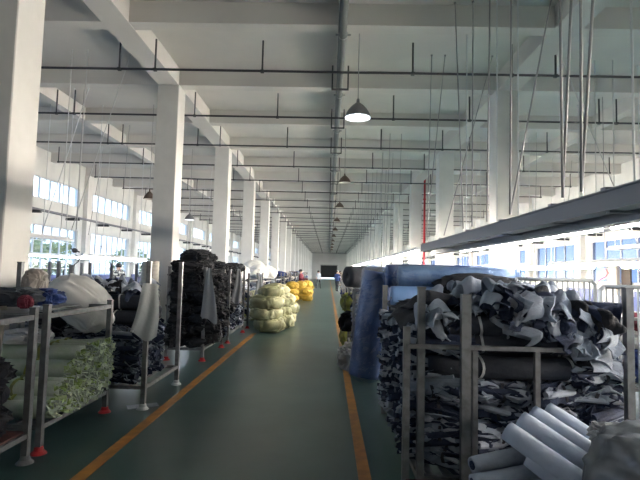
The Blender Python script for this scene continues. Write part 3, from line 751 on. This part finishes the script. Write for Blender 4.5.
# racks D1, D2 with black bundles
def black_rack(lab,x0,x1,y0,y1,h,zt,seed,grp,step=.32):
    rack(lab,x0,x1,y0,y1,(h,h,h-.03,h),steel_l,zb=.2,capm=redcap)
    zc=.24; k=0
    while zc<zt:
        sh=max(0,zc-1.45)*.45
        x=x0+.18+sh
        while x<x1-.05-sh*.5:
            y=y0+.16+sh
            while y<y1-.08-sh:
                edge = x>x1-.5 or y<y0+.3 or zc>zt-.3
                if edge:
                    o=Llump.get(); put(o,(x+R.uniform(-.05,.05),y+R.uniform(-.05,.05),zc),(R.uniform(-.2,.2),R.uniform(-.2,.2),R.uniform(0,6)),R.uniform(.85,1.15)); tag(o,grp[0],'cloth bundle',grp[1])
                y+=step
            x+=.36
        zc+=.185
black_rack('steel rack buried in the tallest black cloth heap on the left',-2.80,-2.17,8.45,9.95,1.62,1.84,5,('black tied cloth bundle in the tallest heap on the left','bundles in the tallest black heap'))
black_rack('second steel rack of black cloth, farther along the left side',-2.98,-2.17,10.55,12.4,1.6,1.66,6,('black tied cloth bundle in the second heap along the left','bundles in the second black heap'))
LTB2=LTB
for i in range(16):
    o=LTB.get(); put(o,(-2.28+R.uniform(-.05,.05),10.65+1.6*R.random(),.32+.16*(i%3)),(R.uniform(-3,3),0,R.uniform(-1,1)),.8); tag(o,'navy and white bundle low in the second black heap rack','cloth bundle','tied bundles low in the second black rack')
for i in range(8):
    o=LTB.get(); put(o,(-2.2+R.uniform(-.05,.03),9.4+.45*R.random(),.32+.15*(i%3)),(R.uniform(-3,3),0,R.uniform(-1,1)),.8); tag(o,'navy and white bundle low at the far end of the tallest black heap','cloth bundle','tied bundles low in the tallest black rack')
# ribbed beige bin behind
t=empty('ribbed_crate',(-3.0,8.05-1.05,0)) ; t.location=(-2.74,7.35,0); tag(t,'upright beige ribbed drum standing behind the rag post rack','drum')
pr=[]
for k in range(26): pr+= [(.20,.066*k),(.19,.066*k+.02),(.20,.066*k+.05)]
MB().lathe([(.001,0)]+pr+[(.001,1.70)],24).build('drum',mat('drum_beige',(.42,.40,.36),.6),t,True)
t.scale=(.65,.65,1)

for x0,x1,y0,y1,lab in((-6.0,-4.7,8.3,9.4,'dark cloth rack in the left wing seen above the white sack'),(-5.8,-4.5,9.9,11.2,'dark cloth rack in the left wing just before the second column')):
    rack(lab,x0,x1,y0,y1,(1.66,)*4,steel_l,caps=False,toprail=1.1)
    for i in range(3):
        for j in range(3):
            for k in (0,1,2,3) :  # lower layers filled in, unseen, to block light glaring on the floor
                o=Lnav.get(); put(o,(x0+.25+.42*i,y0+.2+.36*j,.28+.26*k),(0,0,R.uniform(0,6)),1.1); tag(o,'dark or grey cloth bundle in a left wing rack','cloth bundle','bundles in the left wing racks')
# rack E, farther
t=rack('steel rack with red feet beside the pale yellow sacks',-3.7,-2.2,13.3,14.9,(1.5,1.5,1.5,1.5),steel,toprail=1.3)
for k in range(4):
    for i in range(3):
        for j in range(3):
            o=Lnav.get(); put(o,(-3.4+.42*i,13.5+.5*j,.26+.25*k),(0,0,R.uniform(0,6)),1.1); tag(o,'mixed cloth bundle in the rack beside the pale yellow sacks','cloth bundle','mixed bundles in the rack beside the yellow sacks')
for k in range(7):
    o=lump(.09,.09,.05,130+k,.3,2,3).build('cloth_tag',yellowtag if k%2 else whitecl,None,False,(-2.30+.02*k,13.22,.32+.14*k)) if k else lump(.09,.09,.05,130,.3,2,3).build('cloth_tag',yellowtag,None,False,(-2.3,13.22,.32))
    o.location=(-2.35-.12*(k%3),13.30,.30+.15*k); tag(o,'small pale or yellow cloth poking out of the rack beside the yellow sacks','cloth','small bright cloths in the rack beside the yellow sacks')
Lsk=Lib([lump(.42,.38,.205,s,.17,1.9,4,.5,3).build('cloth_sack',yellowp,None,True) for s in(141,142,143)])
k=0
for (x,y,n) in((-1.56,12.8,4),(-1.42,13.75,4),(-1.38,14.8,3),(-1.55,16.1,3),(-2.35,15.6,3),(-1.6,17.6,2)):
    for z in range(n):
        o=Lsk.get(k); k+=1; put(o,(x+R.uniform(-.07,.07),y+R.uniform(-.05,.05),.29*z),(R.uniform(-.08,.08) if z else 0,R.uniform(-.08,.08) if z else 0,R.uniform(0,6)),(1,1,1.02) if z<n-1 else (.85,.85,.9))
        tag(o,'pale yellow stuffed sack, %s of a stack, %s'%(['bottom','second','third','top'][z],'nearest on the aisle' if y<13 else ('behind the nearest stack' if y<15 else 'farther back on the aisle')),'sack','pale yellow sacks')
Lyb=Lib([lump(.40,.36,.24,s,.16,1.6,4,.7,3).build('cloth_sack',yellowb,None,True) for s in(151,152)])
for (x,y,n) in((-1.55,27.6,3),(-1.15,26.4,2),(-1.3,29.5,3),(-1.9,25.6,3),(-1.35,34,2)):
    for z in range(n):
        o=Lyb.get(); put(o,(x,y,.33*z),(0,0,R.uniform(0,6)),.8); tag(o,'bright yellow stuffed sack far down the left of the aisle','sack','bright yellow sacks')
Lws=Lib([lump(.38,.34,.24,s,.2,1.6,4,.7,3).build('cloth_sack',whitecl,None,True) for s in(161,162)])
for i,(x,y,z) in enumerate(((-2.75,14.1,1.32),(-3.1,14.4,1.30),(-2.55,17.3,1.30),(-2.45,19.0,1.3),(-2.9,18.6,1.5))):
    o=Lws.get(); put(o,(x,y,z-.02),(0,0,R.uniform(0,6))); tag(o,'white stuffed sack on top of a far left rack, %s'%(['nearest','beside the nearest','third','fourth','highest'][i]),'sack','white sacks on the far left racks')
# far racks both sides
Lfar=Lib([Lnav.o[0].copy()]) if 0 else None
for side in(-1,1):
    for n in range(9 if side<0 else 6):
        y0=16.8+4.2*n if side<0 else 11.2+4.4*n
        if side<0: x0,x1=-3.7,-2.3
        else: x0,x1=.75+.03*n,2.2+.03*n
        rack('far rack of mixed cloth on the %s of the aisle, %s from the camera'%('left' if side<0 else 'right',['nearest','second','third','fourth','fifth','sixth','seventh','eighth','ninth'][n]),x0,x1,y0,y0+2.4,(1.5,)*4,steel_l,caps=False,toprail=1.2)
        for k in range(5 if n<4 else 4):
            for j in range(4 if n<4 else 2):
                xx=x1-.3 if side<0 else x0+.3
                for dx in (0,):
                    if 1:
                        o=(Lnav if R.random()<.72 else Lcol).get(); put(o,(xx+dx,y0+.3+(.55 if n<4 else 1.2)*j,.26+(.26 if n<4 else .33)*k),(0,0,R.uniform(0,6)),1.15 if n<4 else 1.45); tag(o,'cloth bundle in a far rack along the %s side of the aisle'%('left' if side<0 else 'right'),'cloth bundle','cloth bundles in the far %s racks'%('left' if side<0 else 'right'))
# work benches in the wings
def bench():
    t=empty('work_bench'); MB().box(-.5,.5,0,2.2,.74,.78).build('tabletop',tabletop,t); 
    for p in((-.45,.05),(.45,.05),(.45,2.15),(-.45,2.15)): MB().box(p[0]-.02,p[0]+.02,p[1]-.02,p[1]+.02,0,.74).build('leg',steel,t)
    MB().box(-.5,-.47,0,2.2,.78,1.25).build('back_panel',tabletop,t)
    # sewing machine
    m=MB().box(-.15,.15,.9,1.4,.78,.82); m.box(-.07,.07,.92,1.05,.82,1.10); m.box(-.06,.06,.92,1.4,1.02,1.12); m.box(-.05,.05,1.3,1.4,.88,1.05); m.build('sewing_machine',alu,t)
    return t
LBE=Lib([bench()])
for side in(-1,1):
    for r_,x in enumerate((6.6,9.4)):
        for k in range(10):
            o=LBE.get(0); put(o,(side*x,8.+4.*k,0)); tag(o,'work bench with blue top and sewing machine in the %s wing, %s row'%('left' if side<0 else 'right',['inner','outer'][r_]),'work bench','work benches in the %s wing'%('left' if side<0 else 'right'))

# ---------------------------------------------------------------- people
def person(shirt,pose,lab,loc,rz,shirt_m):
    import bmesh
    V=[];E=[];Rd=[]
    def v(p,r,par=None):
        V.append(p); Rd.append(r)
        if par is not None: E.append((par,len(V)-1))
        return len(V)-1
    pel=v((0,0,.95),.15); sp=v((0,.0,1.15),.135,pel); ch=v((0,.0,1.33),.155,sp); nk=v((0,0,1.46),.06,ch); hd=v((0,.01,1.55),.085,nk); h2=v((0,.01,1.64),.085,hd)
    for s in(-1,1):
        hp=v((s*.10,0,.88),.10,pel); st=pose.get('step',0)*s
        kn=v((s*.11,-.03-st*.12,.50),.068,hp); an=v((s*.12,st*-.2+.02,.09),.045,kn); v((s*.13,st*-.2-.12,.045),.04,an)
        sh=v((s*.18,0,1.40),.062,ch); el=v((s*.25,.03-pose.get('arm',0)*.08,1.14),.045,sh); wr=v((s*.22,-.08-pose.get('arm',0)*.22,.95+pose.get('arm',0)*.15),.032,el); v((s*.21,-.13-pose.get('arm',0)*.28,.88+pose.get('arm',0)*.17),.035,wr)
    me=bpy.data.meshes.new('person'); me.from_pydata(V,E,[]); o=bpy.data.objects.new('person',me); C.objects.link(o)
    sk=o.modifiers.new('s','SKIN'); sb=o.modifiers.new('d','SUBSURF'); sb.levels=1; sb.render_levels=1
    for i,rr in enumerate(Rd): me.skin_vertices[0].data[i].radius=(rr,rr)
    me.skin_vertices[0].data[0].use_root=True
    dg=bpy.context.evaluated_depsgraph_get(); dg.update(); m2=bpy.data.meshes.new_from_object(o.evaluated_get(dg)); o.modifiers.clear(); o.data=m2
    for q in(skin,shirt_m,trouser): m2.materials.append(q)
    m2.materials.clear()
    for q in(skin,shirt_m,trouser): m2.materials.append(q)
    for p in m2.polygons:
        z=p.center.z; p.material_index=0 if (z>1.47 or (abs(p.center.x)>.19 and z<1.05) ) else (1 if z>.92 else 2); p.use_smooth=True
    o.location=loc; o.rotation_euler=(0,0,rz); tag(o,lab,'person')
    b=lump(.10,.11,.085,5,.05,2,3,.9); h=b.build('hair',hair,o,True); h.location=(0,.03,1.57)
    MB().box(-.035,-.015,-.085,-.078,1.575,1.585).box(.015,.035,-.085,-.078,1.575,1.585).box(-.02,.02,-.085,-.078,1.515,1.522).tube((0,-.07,1.565),(0,-.10,1.54),.012,6).build('face_features',hair,o) if 0 else None
    return o
person(1,{'arm':1},'black haired person in patterned top working in the left wing, farther left',(-8.0,18.2,0),.6,mat('patterned_top',(.5,.48,.42),.8,col2=(.03,.03,.04),scale=14))
person(1,{'arm':1},'person in dark and white patterned top standing nearer the second left column',(-7.2,18.6,0),-.5,MATS['patterned_top'])
person(1,{'step':.5},'person in a dark blue shirt standing far down the right of the aisle',(.72,39.5,0),2.6,bluecl)
person(1,{'step':1},'person in a pinkish shirt farther down on the right of the aisle',(1.0,42.5,0),.3,mat('pink_shirt',(.5,.36,.36),.8))
person(1,{'step':1},'person in a pale shirt far down on the left of the aisle',(-.95,46,0),.5,palecl)
person(1,{'arm':1},'person in a maroon top behind the bright yellow sacks',(-1.75,30.8,0),1.2,maroon)

for l in(LSB,LDR,LPC,LBG,LDR2,Llump,Lnav,LWR,LDE,Lcol,LGR,LTB,LDR3,Lsk,Lyb,Lws,LBE,LP,LL,LB,LBR,LBL): l.done()

# ---------------------------------------------------------------- outside
o=MB().box(XL-60,XL-.3,-20,130,-.3,-.1).build('ground_outside',ground_m); struct(o)
o=MB().box(XR+.3,XR+60,-20,130,-.3,-.1).build('ground_outside',ground_m); struct(o)
def tree(x,y,h,s,lab):
    rr=random.Random(s); t=empty('tree',(x,y,-.1)); tag(t,lab,'tree','trees outside the left windows')
    MB().tube((0,0,0),(.1,.1,h*.6),.14,8,r2=.07).tube((.1,.1,h*.5),(.6,.3,h*.75),.05,6).tube((.1,.1,h*.5),(-.5,-.4,h*.75),.05,6).build('trunk',bark,t,True)
    b=MB()
    for i in range(650):
        a=Vector((rr.gauss(0,1),rr.gauss(0,1),rr.gauss(0,1))).normalized()*rr.uniform(.55,1)
        c=Vector((a.x*1.7,a.y*1.7,h*.62+a.z*h*.38)); n=Vector((rr.gauss(0,1),rr.gauss(0,1),rr.gauss(0,1))).normalized(); p=n.orthogonal().normalized(); q=n.cross(p); k=len(b.v); w=rr.uniform(.12,.24)
        b.v+=[tuple(c+p*w),tuple(c+q*w*.6),tuple(c-p*w),tuple(c-q*w*.6)]; b.f.append([k,k+1,k+2,k+3]); b.m.append(0)
    b.build('foliage',leaf,t)
for i in range(9):
    tree(XL-7-1.5*(i%3),14+5.2*i,3.4+.5*(i%2),i,'leafy green tree outside the left windows')

# ---------------------------------------------------------------- light
w=bpy.data.worlds.new('world'); S.world=w; w.use_nodes=True; nt=w.node_tree; bg=nt.nodes['Background']
bg.inputs['Color'].default_value=(.60,.78,1,1); bg.inputs['Strength'].default_value=1.15
def portal(x,z0,z1,sgn):
    L=bpy.data.lights.new('portal','AREA'); L.shape='RECTANGLE'; L.size=110; L.size_y=z1-z0; L.cycles.is_portal=True
    o=bpy.data.objects.new('portal',L); C.objects.link(o); o.location=(x,53,(z0+z1)/2)
    o.rotation_euler=Matrix(((0,0,-sgn),(1,0,0),(0,-sgn*1,0))).to_euler() if 0 else (PI/2,0,-sgn*PI/2)
    return o
portal(XL-.3,.9,3.32,1); portal(XL-.3,4.42,5.36,1); portal(XR+.3,1.42,3.34,-1)
